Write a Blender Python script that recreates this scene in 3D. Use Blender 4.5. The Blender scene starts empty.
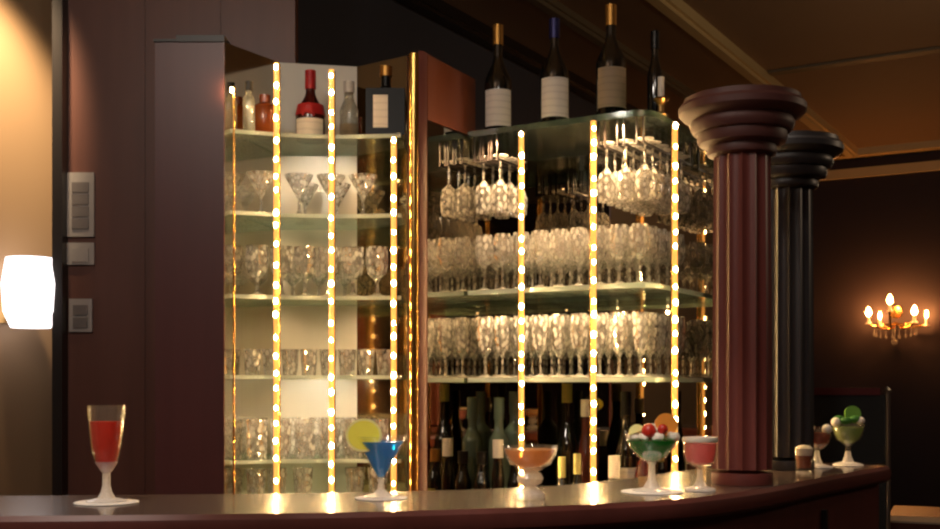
import bpy, bmesh, math, random
from mathutils import Vector, Matrix
random.seed(7)
S = bpy.context.scene
COL = S.collection
PI = math.pi
# ---------------------------------------------------------------- camera numbers
F = 1135.0          # focal length in pixels of the 940 wide frame
HX, HY = 470.0, 385.0
EYE = 1.33
def P(px, y, d):
    return Vector(((px-HX)/F*d, d, EYE+(HY-y)/F*d))
def XY(px, d):
    return ((px-HX)/F*d, d)
D1 = Vector((0.5075, 0.8616, 0)); D2 = Vector((0.8616, -0.5075, 0))
def R(lat, n, z=0.0):            # room axes
    v = D1*n + D2*lat
    return Vector((v.x, v.y, z))
RZ = -math.atan2(0.5075, 0.8616)   # rotation of a local frame whose x runs along D2 and y along D1
# ---------------------------------------------------------------- materials
def lin(c):
    return tuple(((v/255)/12.92 if v/255 <= .04045 else ((v/255+.055)/1.055)**2.4) for v in c)
def pmat(name, rgb, rough=.5, metal=0.0, var=.15, scale=8.0, stretch=(1,1,1), spec=.5, coat=0.0, emit=None, estr=0.0, trans=0.0, bump=0.0):
    m = bpy.data.materials.new(name); m.use_nodes = True
    nt = m.node_tree; b = nt.nodes['Principled BSDF']
    c = lin(rgb)
    tc = nt.nodes.new('ShaderNodeTexCoord'); mp = nt.nodes.new('ShaderNodeMapping'); nz = nt.nodes.new('ShaderNodeTexNoise')
    mp.inputs['Scale'].default_value = stretch
    nz.inputs['Scale'].default_value = scale; nz.inputs['Detail'].default_value = 4
    nt.links.new(tc.outputs['Object'], mp.inputs[0]); nt.links.new(mp.outputs[0], nz.inputs['Vector'])
    mx = nt.nodes.new('ShaderNodeMix'); mx.data_type = 'RGBA'
    mx.inputs['A'].default_value = (*[v*(1-var) for v in c], 1); mx.inputs['B'].default_value = (*[min(1, v*(1+var)) for v in c], 1)
    nt.links.new(nz.outputs['Fac'], mx.inputs['Factor']); nt.links.new(mx.outputs['Result'], b.inputs['Base Color'])
    b.inputs['Roughness'].default_value = rough; b.inputs['Metallic'].default_value = metal
    b.inputs['Specular IOR Level'].default_value = spec; b.inputs['Coat Weight'].default_value = coat
    b.inputs['Coat Roughness'].default_value = .08
    b.inputs['Transmission Weight'].default_value = trans
    if emit:
        b.inputs['Emission Color'].default_value = (*lin(emit), 1); b.inputs['Emission Strength'].default_value = estr
    if bump:
        bp = nt.nodes.new('ShaderNodeBump'); bp.inputs['Strength'].default_value = bump
        nt.links.new(nz.outputs['Fac'], bp.inputs['Height']); nt.links.new(bp.outputs[0], b.inputs['Normal'])
    return m
def glassmat(name, tint=(1,1,1), edge=.55, base=.06, rough=.06, body=.10, bodycol=(.9,.88,.82), refr=0.0, glint=0.0):
    """thin clear glass: lets light through, mirrors at grazing angles, a little bloom of its own body"""
    m = bpy.data.materials.new(name); m.use_nodes = True
    nt = m.node_tree; nt.nodes.clear()
    out = nt.nodes.new('ShaderNodeOutputMaterial')
    tr = nt.nodes.new('ShaderNodeBsdfTransparent'); tr.inputs[0].default_value = (*tint, 1)
    gl = nt.nodes.new('ShaderNodeBsdfGlossy'); gl.inputs['Roughness'].default_value = rough; gl.inputs[0].default_value = (1,1,1,1)
    tl = nt.nodes.new('ShaderNodeBsdfTranslucent'); tl.inputs[0].default_value = (*bodycol, 1)
    df = nt.nodes.new('ShaderNodeBsdfDiffuse'); df.inputs[0].default_value = (*bodycol, 1)
    mb = nt.nodes.new('ShaderNodeMixShader'); mb.inputs[0].default_value = .5
    nt.links.new(tl.outputs[0], mb.inputs[1]); nt.links.new(df.outputs[0], mb.inputs[2])
    lw = nt.nodes.new('ShaderNodeLayerWeight'); lw.inputs[0].default_value = .35
    mr = nt.nodes.new('ShaderNodeMapRange'); mr.inputs['To Min'].default_value = base; mr.inputs['To Max'].default_value = edge
    nt.links.new(lw.outputs['Facing'], mr.inputs['Value'])
    m1 = nt.nodes.new('ShaderNodeMixShader'); nt.links.new(mr.outputs[0], m1.inputs[0])
    src = tr.outputs[0]
    if refr:
        rf = nt.nodes.new('ShaderNodeBsdfRefraction'); rf.inputs['IOR'].default_value = 1.45; rf.inputs['Roughness'].default_value = .0; rf.inputs[0].default_value = (1,1,1,1)
        m0 = nt.nodes.new('ShaderNodeMixShader'); m0.inputs[0].default_value = refr
        nt.links.new(src, m0.inputs[1]); nt.links.new(rf.outputs[0], m0.inputs[2]); src = m0.outputs[0]
    nt.links.new(src, m1.inputs[1]); nt.links.new(gl.outputs[0], m1.inputs[2])
    nz = nt.nodes.new('ShaderNodeTexNoise'); nz.inputs['Scale'].default_value = 30
    mr2 = nt.nodes.new('ShaderNodeMapRange'); mr2.inputs['To Min'].default_value = body*.7; mr2.inputs['To Max'].default_value = body*1.3
    nt.links.new(nz.outputs['Fac'], mr2.inputs['Value'])
    if glint:      # frosted cells between clear lines, painting in sparkle and bright-dark contrast
        tc = nt.nodes.new('ShaderNodeTexCoord'); mp = nt.nodes.new('ShaderNodeMapping'); mp.inputs['Scale'].default_value = (1,1,.6)
        nt.nodes.remove(nz); nz = nt.nodes.new('ShaderNodeTexVoronoi'); nz.inputs['Scale'].default_value = 85
        nt.links.new(tc.outputs['Object'], mp.inputs[0]); nt.links.new(mp.outputs[0], nz.inputs['Vector'])
        mr2.inputs['From Min'].default_value = .30; mr2.inputs['From Max'].default_value = .62
        mr2.inputs['To Min'].default_value = glint; mr2.inputs['To Max'].default_value = body
        nt.links.new(nz.outputs['Distance'], mr2.inputs['Value'])
    m2 = nt.nodes.new('ShaderNodeMixShader'); nt.links.new(mr2.outputs[0], m2.inputs[0])
    nt.links.new(m1.outputs[0], m2.inputs[1]); nt.links.new(mb.outputs[0], m2.inputs[2])
    nt.links.new(m2.outputs[0], out.inputs[0])
    return m
def mirror(name, col, rough=.02):
    m = bpy.data.materials.new(name); m.use_nodes = True
    nt = m.node_tree; nt.nodes.clear()
    out = nt.nodes.new('ShaderNodeOutputMaterial'); g = nt.nodes.new('ShaderNodeBsdfGlossy')
    nz = nt.nodes.new('ShaderNodeTexNoise'); nz.inputs['Scale'].default_value = 2.5
    mx = nt.nodes.new('ShaderNodeMix'); mx.data_type = 'RGBA'
    mx.inputs['A'].default_value = (*[v*.9 for v in col], 1); mx.inputs['B'].default_value = (*[v*1.1 for v in col], 1)
    nt.links.new(nz.outputs['Fac'], mx.inputs['Factor']); nt.links.new(mx.outputs['Result'], g.inputs[0])
    g.inputs['Roughness'].default_value = rough
    nt.links.new(g.outputs[0], out.inputs[0]); return m
def emitmat(name, col, strength):
    m = bpy.data.materials.new(name); m.use_nodes = True
    nt = m.node_tree; nt.nodes.clear()
    out = nt.nodes.new('ShaderNodeOutputMaterial'); e = nt.nodes.new('ShaderNodeEmission')
    e.inputs[0].default_value = (*col, 1); e.inputs[1].default_value = strength
    nt.links.new(e.outputs[0], out.inputs[0]); return m

M = {}
M['wood_wall'] = pmat('red_brown_panel_wood', (104,66,56), .42, var=.18, scale=3, stretch=(9,9,.7))
M['wood_cab'] = pmat('purple_brown_cabinet_wood', (98,58,58), .38, var=.16, scale=3, stretch=(9,9,.7))
M['wood_side'] = pmat('russet_side_wood', (112,62,46), .42, var=.16, scale=3, stretch=(9,9,.7))
M['wood_dark'] = pmat('near_black_wood', (34,28,26), .4, var=.2, scale=4, stretch=(6,6,1))
M['counter'] = pmat('counter_top_polished', (92,76,68), .27, var=.22, scale=5, stretch=(1.5,6,6), coat=.5)
M['counter_front'] = pmat('counter_front_mahogany', (104,56,50), .35, var=.2, scale=4, stretch=(8,8,.8))
M['column'] = pmat('column_red_wood', (118,60,54), .42, var=.12, scale=5, stretch=(5,5,.5))
M['capital'] = pmat('capital_brown_wood', (92,54,50), .5, var=.12, scale=5)
M['column_dark'] = pmat('column_black_wood', (46,42,42), .4, var=.15, scale=5)  # second column's lack of light put into a near-black wood colour
M['brass'] = pmat('polished_brass', (214,168,92), .22, 1.0, var=.06)
M['brass_dull'] = pmat('dull_brass', (150,118,72), .35, 1.0, var=.1)
M['chrome'] = pmat('brushed_steel', (196,194,190), .35, 1.0, var=.08, scale=40, stretch=(1,1,8))
M['plate'] = pmat('grey_switch_plate', (168,160,156), .45, 0, var=.08, scale=30)
M['plate_dark'] = pmat('grey_switch_rocker', (120,112,110), .4, 0, var=.08, scale=30)
M['ceiling'] = pmat('ochre_ceiling_paint', (142,116,92), .75, var=.1, scale=1.2)
M['mould'] = pmat('pale_gilt_moulding', (214,188,134), .5, var=.08, scale=6)
M['mould_dim'] = pmat('umber_moulding', (112,98,74), .6, var=.08, scale=6)  # darker copy of the moulding, its dim light put into the colour
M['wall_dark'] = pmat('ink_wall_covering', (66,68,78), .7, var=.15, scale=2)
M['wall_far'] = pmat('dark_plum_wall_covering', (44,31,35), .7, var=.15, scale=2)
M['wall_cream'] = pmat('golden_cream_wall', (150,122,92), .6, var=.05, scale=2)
M['floor'] = pmat('dark_carpet', (60,42,36), .9, var=.25, scale=30)
M['silver'] = pmat('satin_silver_panel', (208,202,188), .5, .2, var=.1, scale=3, stretch=(3,3,1))  # pale colour imitates a lit wall mirrored in the niche back
M['mirror'] = mirror('smoked_mirror', (.36,.32,.26))
M['mirror_side'] = mirror('side_mirror', (.66,.62,.54))
M['mirror_pale'] = mirror('pale_mirror', (.70,.66,.58), .10)
M['mirror_bronze'] = mirror('bronze_mirror', (.42,.34,.2), .04)
M['glass'] = glassmat('clear_stemware', body=.02, edge=.9, base=.10, rough=.05, refr=.5, glint=.55)
M['glass_row'] = glassmat('row_stemware', body=.02, edge=.9, base=.10, rough=.05, refr=.5, glint=.55)
M['glass_stem'] = glassmat('pressed_glass_stem', body=.6, edge=.6, base=.12, rough=.08, bodycol=(.95,.93,.92))  # white body paints bright sparkle onto cocktail stems and feet
M['glass_foot'] = glassmat('glass_foot', body=.45, edge=.8, base=.15, rough=.08)  # milky copy of the stemware, light on the feet put into its colour
M['glass_cocktail'] = glassmat('cocktail_glassware', body=.025, edge=.38, base=.04)
M['shelf'] = glassmat('shelf_glass', tint=(.74,.84,.78), base=.12, edge=.45, body=.10, bodycol=(.55,.72,.64))
M['shelf_edge'] = glassmat('shelf_edge_glass', tint=(.7,.9,.82), base=.25, edge=.6, body=.75, bodycol=(.92,.97,.92))  # pale body puts the edge glow into the colour
M['shelf_edge_dim'] = glassmat('shelf_edge_dim_glass', tint=(.6,.75,.68), base=.2, edge=.5, body=.12, bodycol=(.5,.6,.55))  # darker copy for the top shelf, its dimness put into the colour
M['bottle_dark'] = pmat('dark_bottle_glass', (14,17,14), .08, 0, var=.2, spec=.8, coat=.5)
M['bottle_black'] = pmat('black_square_bottle', (10,11,11), .3, 0, var=.2, spec=.2)
M['bottle_green'] = pmat('grey_green_bottle_glass', (92,104,94), .12, 0, var=.15, spec=.6)
M['bottle_amber'] = pmat('amber_bottle_glass', (140,66,26), .1, 0, var=.2, spec=.6)
M['bottle_clear'] = glassmat('pale_bottle_glass', tint=(.86,.88,.84), base=.12, edge=.7, body=.3, bodycol=(.75,.75,.7))
M['bottle_wine'] = pmat('brown_red_bottle_glass', (70,22,18), .12, 0, var=.2, spec=.6)
M['foil_gold'] = pmat('gold_foil', (190,140,70), .35, .8, var=.1)
M['foil_blue'] = pmat('blue_foil', (46,46,96), .35, .5, var=.1)
M['foil_black'] = pmat('black_foil', (20,19,18), .35, .2, var=.1)
M['red_ribbon'] = pmat('red_ribbon', (176,30,34), .45, var=.1)
M['yellow_paper'] = pmat('yellow_green_label', (150,140,60), .6, var=.1)
M['white_cap'] = pmat('white_cap', (226,220,210), .4, var=.05)
M['paper'] = pmat('white_paper', (240,236,230), .7, var=.03)
def labelmat(name, rgb, ink):
    m = pmat(name, rgb, .65, var=.05)
    nt = m.node_tree; b = nt.nodes['Principled BSDF']
    w = nt.nodes.new('ShaderNodeTexWave'); w.bands_direction = 'Z'; w.inputs['Scale'].default_value = 17; w.inputs['Distortion'].default_value = 2
    tc = nt.nodes.new('ShaderNodeTexCoord'); nt.links.new(tc.outputs['Object'], w.inputs['Vector'])
    mx = nt.nodes.new('ShaderNodeMix'); mx.data_type = 'RGBA'
    src = b.inputs['Base Color'].links[0].from_socket
    mr = nt.nodes.new('ShaderNodeMapRange'); mr.inputs['From Min'].default_value = .7; mr.inputs['From Max'].default_value = 1; mr.inputs['To Max'].default_value = .16
    nt.links.new(w.outputs['Fac'], mr.inputs['Value']); nt.links.new(mr.outputs[0], mx.inputs['Factor'])
    nt.links.new(src, mx.inputs['A']); mx.inputs['B'].default_value = (*lin(ink), 1)
    nt.links.new(mx.outputs['Result'], b.inputs['Base Color']); return m
M['label_white'] = labelmat('cream_bottle_label', (246,238,224), (120,110,100))
M['label_grey'] = labelmat('grey_brown_bottle_label', (150,134,112), (70,60,50))
BULB = emitmat('warm_bulb', (1.0,.62,.25), 350)
ROPE = pmat('amber_light_tube', (200,140,70), .25, 0, var=.1, emit=(255,182,88), estr=1.05)
M['flame'] = emitmat('flame_bulb', (1.0,.38,.10), 210)
M['shade'] = emitmat('white_lamp_shade', (1.0,.90,.90), 3.2)
def liqmat(name, rgb, k=.5):
    m = pmat(name, rgb, .1, var=.1); nt = m.node_tree
    b = nt.nodes['Principled BSDF']; out = nt.nodes['Material Output']; b.inputs['Specular IOR Level'].default_value = .15
    tl = nt.nodes.new('ShaderNodeBsdfTranslucent'); tr = nt.nodes.new('ShaderNodeBsdfTransparent')
    c = lin(rgb); tl.inputs[0].default_value = (*c,1); tr.inputs[0].default_value = (*c,1)
    a1 = nt.nodes.new('ShaderNodeMixShader'); a1.inputs[0].default_value = .35
    a2 = nt.nodes.new('ShaderNodeMixShader'); a2.inputs[0].default_value = k
    nt.links.new(tl.outputs[0], a1.inputs[1]); nt.links.new(tr.outputs[0], a1.inputs[2])
    nt.links.new(b.outputs[0], a2.inputs[1]); nt.links.new(a1.outputs[0], a2.inputs[2])
    nt.links.new(a2.outputs[0], out.inputs[0]); return m
M['liq_red'] = liqmat('red_drink', (232,84,48))
M['liq_blue'] = liqmat('blue_drink', (0,186,255))
M['liq_peach'] = liqmat('peach_drink', (255,208,150))
M['liq_green'] = liqmat('green_drink', (20,176,70))
M['liq_pink'] = liqmat('pink_drink', (244,164,164))
M['liq_brown'] = liqmat('tawny_drink', (176,112,84))
M['liq_lime'] = liqmat('pale_lime_drink', (170,190,124))
M['lemon'] = pmat('lemon_flesh', (255,236,60), .4, var=.08, scale=60)
M['lemon_pale'] = pmat('lemon_rind', (246,236,150), .45, var=.05)
M['lime'] = pmat('lime_flesh', (120,170,70), .4, var=.15, scale=60)
M['orange'] = pmat('orange_flesh', (236,150,50), .4, var=.1, scale=60)
M['cherry'] = pmat('red_fruit', (200,50,36), .25, var=.12, scale=40)
M['cream'] = pmat('whipped_cream', (250,240,222), .5, var=.04, scale=40)
M['leaf'] = pmat('mint_leaf', (70,130,50), .5, var=.2, scale=40)
M['crystal'] = glassmat('crystal_drop', body=.2, edge=.7, base=.15)
M['cloth'] = pmat('pale_table_linen', (205,190,170), .8, var=.05)
M['table_wood'] = pmat('table_red_wood', (96,52,40), .4, var=.15, scale=4, stretch=(6,1,1))
M['rail_red'] = pmat('plum_rail_wood', (96,44,46), .4, var=.1)
M['panel_black'] = pmat('black_screen_cloth', (30,32,34), .6, var=.15)
# ---------------------------------------------------------------- mesh helpers
class MB:
    def __init__(self): self.b = bmesh.new()
    def box(self, x0,x1,y0,y1,z0,z1, mat=None):
        vs = [self.b.verts.new(v) for v in ((x0,y0,z0),(x1,y0,z0),(x1,y1,z0),(x0,y1,z0),(x0,y0,z1),(x1,y0,z1),(x1,y1,z1),(x0,y1,z1))]
        if mat is not None:
            for v in vs: v.co = mat @ v.co
        for f in ((0,3,2,1),(4,5,6,7),(0,1,5,4),(1,2,6,5),(2,3,7,6),(3,0,4,7)): self.b.faces.new([vs[i] for i in f])
        return self
    def prism(self, pts, z0, z1):
        n = len(pts)
        zz0 = z0 if isinstance(z0,(list,tuple)) else [z0]*n
        zz1 = z1 if isinstance(z1,(list,tuple)) else [z1]*n
        a = [self.b.verts.new((p[0],p[1],q)) for p,q in zip(pts,zz0)]
        c = [self.b.verts.new((p[0],p[1],q)) for p,q in zip(pts,zz1)]
        self.b.faces.new(a[::-1]); self.b.faces.new(c)
        for i in range(n):
            j = (i+1) % n; self.b.faces.new((a[i],a[j],c[j],c[i]))
        return self
    def slab(self, p, q, th, z0, z1a, z1b=None):
        """an upright panel from p to q (plan), thickness th to the left of p->q"""
        z1b = z1a if z1b is None else z1b
        p = Vector((p[0],p[1])); q = Vector((q[0],q[1])); d = (q-p).normalized(); n = Vector((-d.y, d.x))*th
        return self.prism([p, q, q+n, p+n], z0, [z1a, z1b, z1b, z1a])
    def lathe(self, prof, seg=24, c=(0,0,0), a0=0.0, a1=2*PI, mat=None):
        full = abs(a1-a0-2*PI) < 1e-6
        n = seg if full else seg+1
        rings = []
        for r,z in prof:
            if r < 1e-6:
                rings.append([self.b.verts.new((c[0],c[1],c[2]+z))]); continue
            rings.append([self.b.verts.new((c[0]+r*math.cos(a0+(a1-a0)*k/seg), c[1]+r*math.sin(a0+(a1-a0)*k/seg), c[2]+z)) for k in range(n)])
        if mat is not None:
            for rg in rings:
                for v in rg: v.co = mat @ v.co
        for A,B in zip(rings, rings[1:]):
            for k in range(seg if full else seg):
                k2 = (k+1) % n
                if len(A)==1 and len(B)==1: continue
                if len(A)==1: self.b.faces.new((A[0],B[k],B[k2]))
                elif len(B)==1: self.b.faces.new((A[k],A[k2],B[0]))
                else: self.b.faces.new((A[k],A[k2],B[k2],B[k]))
        return self
    def tube(self, pts, r, seg=8):
        pts = [Vector(p) for p in pts]; rings = []
        rr = r if isinstance(r,(list,tuple)) else [r]*len(pts)
        for i,p in enumerate(pts):
            t = (pts[min(i+1,len(pts)-1)]-pts[max(i-1,0)]).normalized()
            u = t.orthogonal().normalized() if i==0 else (pu - t*pu.dot(t)).normalized()
            pu = u; w = t.cross(u)
            rings.append([self.b.verts.new(p+rr[i]*(u*math.cos(2*PI*k/seg)+w*math.sin(2*PI*k/seg))) for k in range(seg)])
        for A,B in zip(rings, rings[1:]):
            for k in range(seg): self.b.faces.new((A[k],A[(k+1)%seg],B[(k+1)%seg],B[k]))
        self.b.faces.new(rings[0][::-1]); self.b.faces.new(rings[-1])
        return self
    def ball(self, c, r, sx=1, sy=1, sz=1, u=12, v=8):
        bmesh.ops.create_uvsphere(self.b, u_segments=u, v_segments=v, radius=1, matrix=Matrix.Translation(c) @ Matrix.Diagonal((r*sx,r*sy,r*sz,1)))
        return self
    def mesh(self, name, mats, smooth=True, bevel=0):
        if bevel:
            es = [e for e in self.b.edges if len(e.link_faces)==2 and e.calc_face_angle(0) > .6]
            bmesh.ops.bevel(self.b, geom=es, offset=bevel, segments=2, affect='EDGES', profile=.6)
        bmesh.ops.recalc_face_normals(self.b, faces=self.b.faces)
        me = bpy.data.meshes.new(name); self.b.to_mesh(me); self.b.free()
        for m in (mats if isinstance(mats,(list,tuple)) else [mats]): me.materials.append(m)
        if smooth:
            for p in me.polygons: p.use_smooth = True
            try: me.set_sharp_from_angle(angle=math.radians(35))
            except Exception: pass
        return me
def link(name, me, parent=None, loc=None):
    o = bpy.data.objects.new(name, me); COL.objects.link(o)
    if parent is not None: o.parent = parent
    if loc is not None: o.location = loc
    return o
def tag(o, label, cat, group=None, kind=None):
    o['label'] = label; o['category'] = cat
    if group: o['group'] = group
    if kind: o['kind'] = kind
    return o
def empty(name, loc, label, cat, group=None, rz=0.0, kind=None):
    o = bpy.data.objects.new(name, None); COL.objects.link(o); o.location = loc; o.rotation_euler = (0,0,rz); o.empty_display_size = .05
    return tag(o, label, cat, group, kind)
def part(name, mb, mat, parent, smooth=True, bevel=0, label=None):
    o = link(name, mb.mesh(name, mat, smooth, bevel), parent)
    if label: o['label'] = label
    return o
def struct(name, mb, mat, bevel=0, label=None):
    o = link(name, mb.mesh(name, mat, True, bevel)); o['kind'] = 'structure'
    if label: o['label'] = label
    return o
ORD = ['first','second','third','fourth','fifth','sixth','seventh','eighth','ninth','tenth','eleventh','twelfth']
# ---------------------------------------------------------------- the room
CH = 3.10
L0, L1, N0, N1 = -2.85, 3.6, -3.6, 8.9
def quadbox(lat0,lat1,n0,n1,z0,z1):
    return [tuple(R(a,b)[:2]) for a,b in ((lat0,n0),(lat1,n0),(lat1,n1),(lat0,n1))], z0, z1
struct('floor', MB().prism(*quadbox(L0-.1,L1+.1,N0-.1,N1+.1,-.1,0)), M['floor'], label='dark carpeted floor')
struct('ceiling', MB().prism(*quadbox(L0-.1,L1+.1,N0-.1,N1+.1,CH,CH+.1)), M['ceiling'], label='brown painted ceiling')
struct('wall_back', MB().prism(*quadbox(L0-.1,L1+.1,N1,N1+.1,0,CH)), M['wall_far'], label='dark wall across the far room')
struct('wall_right', MB().prism(*quadbox(L1,L1+.1,N0,N1,0,CH)), M['wall_far'])
struct('wall_front', MB().prism(*quadbox(L0-.1,L1+.1,N0-.1,N0,0,CH)), M['wall_far'])
NC = 1.86      # where the cream alcove wall stops behind the wooden wall
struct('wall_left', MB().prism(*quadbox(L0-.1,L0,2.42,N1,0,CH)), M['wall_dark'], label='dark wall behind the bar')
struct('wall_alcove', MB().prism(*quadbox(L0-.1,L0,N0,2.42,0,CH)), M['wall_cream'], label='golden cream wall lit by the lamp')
# panelled wooden wall behind the cabinet
xa, xb = XY(62,3.25)[0], XY(295,3.30)[0]
mb = MB().box(xa, xb, 3.30, 3.36, 0, CH)
for k in range(1,3):
    x = xa+(xb-xa)*k/3; mb.box(x-.004, x+.004, 3.296, 3.301, 0, CH)
struct('wall_panelled', mb, M['wood_wall'], label='red brown wood panelled wall')
struct('trim_1', MB().box(XY(52,3.25)[0], xa, 3.25, 3.36, 0, CH), M['wood_dark'], bevel=.004, label='black edge post of the panelled wall')
struct('baseboard_back', MB().prism(*quadbox(L0,L1,N1-.02,N1,0,.14)), M['wood_dark'])
# ceiling mouldings that run away along the room, and cornices of the far wall
def mould(name, lat, w, n0, n1, h=.05, z=CH, m='mould'):
    mb = MB().prism(*quadbox(lat-w/2, lat+w/2, n0, n1, z-h, z)); mb.prism(*quadbox(lat-w*.3, lat+w*.3, n0, n1, z-h-.02, z-h+.001))
    return struct(name, mb, M[m])
mould('trim_2', -1.85, .085, N0, N1-.12)
mould('trim_3', -2.34, .07, N0, N1-.12, .03, m='mould_dim')
mould('trim_4', -2.80, .08, N0, N1-.12, .05, m='wood_dark')  # near-black colour stands in for dim light on this moulding
mb = MB().prism(*quadbox(L0, L1, N1-.12, N1, CH-.05, CH)); mb.prism(*quadbox(L0, L1, N1-.03, N1, CH-.20, CH-.13))
struct('trim_5', mb, M['mould'], label='pale cornice of the far wall')
mb = MB().prism(*quadbox(-1.80, L1, 6.36, 6.44, CH-.012, CH))
struct('trim_6', mb, M['mould_dim'])
# ---------------------------------------------------------------- bar counter
CT = EYE-.1975
ctrl = [(-1.75,1.68),(-1.2,1.685),(-.72,1.70),(-.26,1.742),(.016,1.805),(.21,1.875),(.37,1.963),(.499,2.085),(.626,2.235),(.735,2.39),(.86,2.555),(.973,2.70),(1.03,2.775)]
def catmull(c, n=6):
    out = []
    for i in range(len(c)-1):
        p0,p1,p2,p3 = [Vector(c[max(0,min(len(c)-1,k))]) for k in (i-1,i,i+1,i+2)]
        for k in range(n):
            t = k/n
            out.append(.5*((2*p1)+(-p0+p2)*t+(2*p0-5*p1+4*p2-p3)*t*t+(-p0+3*p1-3*p2+p3)*t**3))
    out.append(Vector(c[-1])); return out
path = catmull(ctrl)
def normals(pts):
    o = []
    for i in range(len(pts)):
        t = (pts[min(i+1,len(pts)-1)]-pts[max(i-1,0)]).normalized(); o.append(Vector((-t.y,t.x)))
    return o
nrm = normals(path)
def sweep(mb, sec, i0=0, i1=None):
    """sec: closed list of (inward offset, z)"""
    idx = range(i0, len(path) if i1 is None else i1)
    rings = []
    for i in idx:
        rings.append([mb.b.verts.new((path[i].x+nrm[i].x*a, path[i].y+nrm[i].y*a, z)) for a,z in sec])
    m = len(sec)
    for A,B in zip(rings,rings[1:]):
        for k in range(m): mb.b.faces.new((A[k],B[k],B[(k+1)%m],A[(k+1)%m]))
    mb.b.faces.new(rings[0]); mb.b.faces.new(rings[-1][::-1]); return mb
bar = empty('bar_counter', (0,1.9,0), 'polished dark wooden bar counter curving away, with the drinks on it', 'counter')
def barpart(name, mb, mat, **k):
    for v in mb.b.verts: v.co.y -= 1.9
    return part(name, mb, mat, bar, **k)
barpart('counter_top', sweep(MB(), [(.012,CT-.04),(.002,CT-.032),(0,CT-.02),(.002,CT-.008),(.010,CT),(.33,CT),(.34,CT-.01),(.34,CT-.04)]), [M['counter'], M['counter_front']])
ct = bar.children[0] if bar.children else [o for o in bpy.data.objects if o.name=='counter_top'][0]
for p in ct.data.polygons:
    if p.center.z < CT-.003: p.material_index = 1
barpart('front_panel', sweep(MB(), [(.03,.12),(.03,CT-.04),(.10,CT-.04),(.10,.12)]), M['counter_front'])
barpart('plinth', sweep(MB(), [(.06,0),(.06,.12),(.10,.12),(.10,0)]), M['wood_dark'])
# pilaster strip on the front where the face turns
i = min(range(len(path)), key=lambda k: abs(path[k].x-.33))
for j, cx in enumerate((.335,.80)):
    i = min(range(len(path)), key=lambda k: abs(path[k].x-cx))
    p = path[i]; n = nrm[i]; t = Vector((n.y,-n.x))
    a = p+n*.031
    barpart('pilaster', MB().prism([a-t*.006-n*.012, a+t*.006-n*.012, a+t*.006, a-t*.006], .12, CT-.076), M['wood_dark'])
# ---------------------------------------------------------------- columns on the counter
def column(px, d, label, m, mcap, flutes=14, r=.0595, H=.815):
    x, y = XY(px, d)
    e = empty('bar_column', (x,y,CT), label, 'column', 'columns on the bar counter', kind='thing'); e.location.z += .0006
    b = MB(); n = flutes*6; rings = []
    z0, z1 = .03, H*.80
    for z,s in ((z0,1.0),(z0+.02,1.0),(z1*.5,.985),(z1,.95)):
        rr = []
        for k in range(n):
            a = 2*PI*k/n; ph = (k % 6)/6
            q = r*s*(1 - .10*max(0,math.sin(PI*ph))**.8)
            rr.append(b.b.verts.new((q*math.cos(a), q*math.sin(a), z)))
        rings.append(rr)
    for A,B in zip(rings,rings[1:]):
        for k in range(n): b.b.faces.new((A[k],A[(k+1)%n],B[(k+1)%n],B[k]))
    b.b.faces.new(rings[0][::-1]); b.b.faces.new(rings[-1])
    part('shaft', b, m, e)
    part('base_ring', MB().lathe([(0,0),(r*1.0,0),(r*1.015,.006),(r*1.015,.014),(r*1.0,.022),(0,.03)], 40), m, e)
    zc = H*.80
    part('capital', MB().lathe([(0,zc),(r*.97,zc),(r*1.12,zc+.004),(r*1.16,zc+.012),(r*1.12,zc+.020),(r*1.42,zc+.026),(r*1.48,zc+.034),(r*1.48,zc+.046),(r*1.60,zc+.048),(r*1.70,zc+.056),(r*1.72,zc+.066),(r*1.68,zc+.072),(r*1.96,zc+.078),(r*2.09,zc+.086),(r*2.11,zc+.098),(r*2.04,zc+.104),(0,zc+.104)], 48), mcap, e)
    part('top_disc', MB().lathe([(0,zc+.104),(r*1.92,zc+.104),(r*1.92,zc+.116),(0,zc+.116)], 48), mcap, e)
    return e
column(742, 2.27, 'fluted reddish wooden column with tiered round capital, standing on the bar counter', M['column'], M['capital'])
column(788, 2.66, 'black column with stepped capital standing close behind the reddish fluted column', M['column_dark'], M['column_dark'])
# ---------------------------------------------------------------- glass shapes
def g_prof(h, foot, stem, zb, bowl, t=.0016, zs=.012):
    """bowl: list of (r,z) from bowl bottom to rim"""
    p = [(0,0),(foot,0),(foot,.002),(foot*.45,.006),(stem*1.4,zs),(stem,zs+.012),(stem,zb-.008)]
    p += bowl
    p += [(bowl[-1][0]-t, bowl[-1][1])] + [(max(.001,r-t), z+t*.6) for r,z in reversed(bowl[:-1])] + [(0, bowl[0][1]+t)]
    return p
def tumbler_prof(h, rb, rt, t=.0022):
    return [(0,0),(rb,0),(rb*1.02,.004),(rt,h),(rt-t,h),(rb-t,.012),(0,.012)]
def glass_mesh(name, prof, mat, seg=20):
    return MB().lathe(prof, seg).mesh(name, mat)
GM = {}
def facet_mesh(name, prof, mat, seg=10):      # flat facets shaped into the bowl for extra sparkle
    me = MB().lathe(prof, seg).mesh(name, [mat, M['glass_foot']], smooth=False)
    if name not in ('tumbler','shot_glass'):
        for p in me.polygons:
            if p.center.z < .008: p.material_index = 1
    return me
GM['tulip'] = facet_mesh('wine_glass', g_prof(.158,.027,.0035,.070,[(.006,.066),(.020,.080),(.0265,.100),(.0262,.125),(.0225,.158)]), M['glass_row'])
GM['champ'] = facet_mesh('champagne_glass', g_prof(.172,.026,.0035,.062,[(.006,.058),(.017,.076),(.023,.105),(.0245,.140),(.0225,.172)]), M['glass_row'])
GM['hang'] = facet_mesh('hanging_glass', g_prof(.158,.024,.0034,.074,[(.006,.070),(.020,.083),(.0255,.106),(.0252,.130),(.022,.158)]), M['glass_row'])
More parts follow.
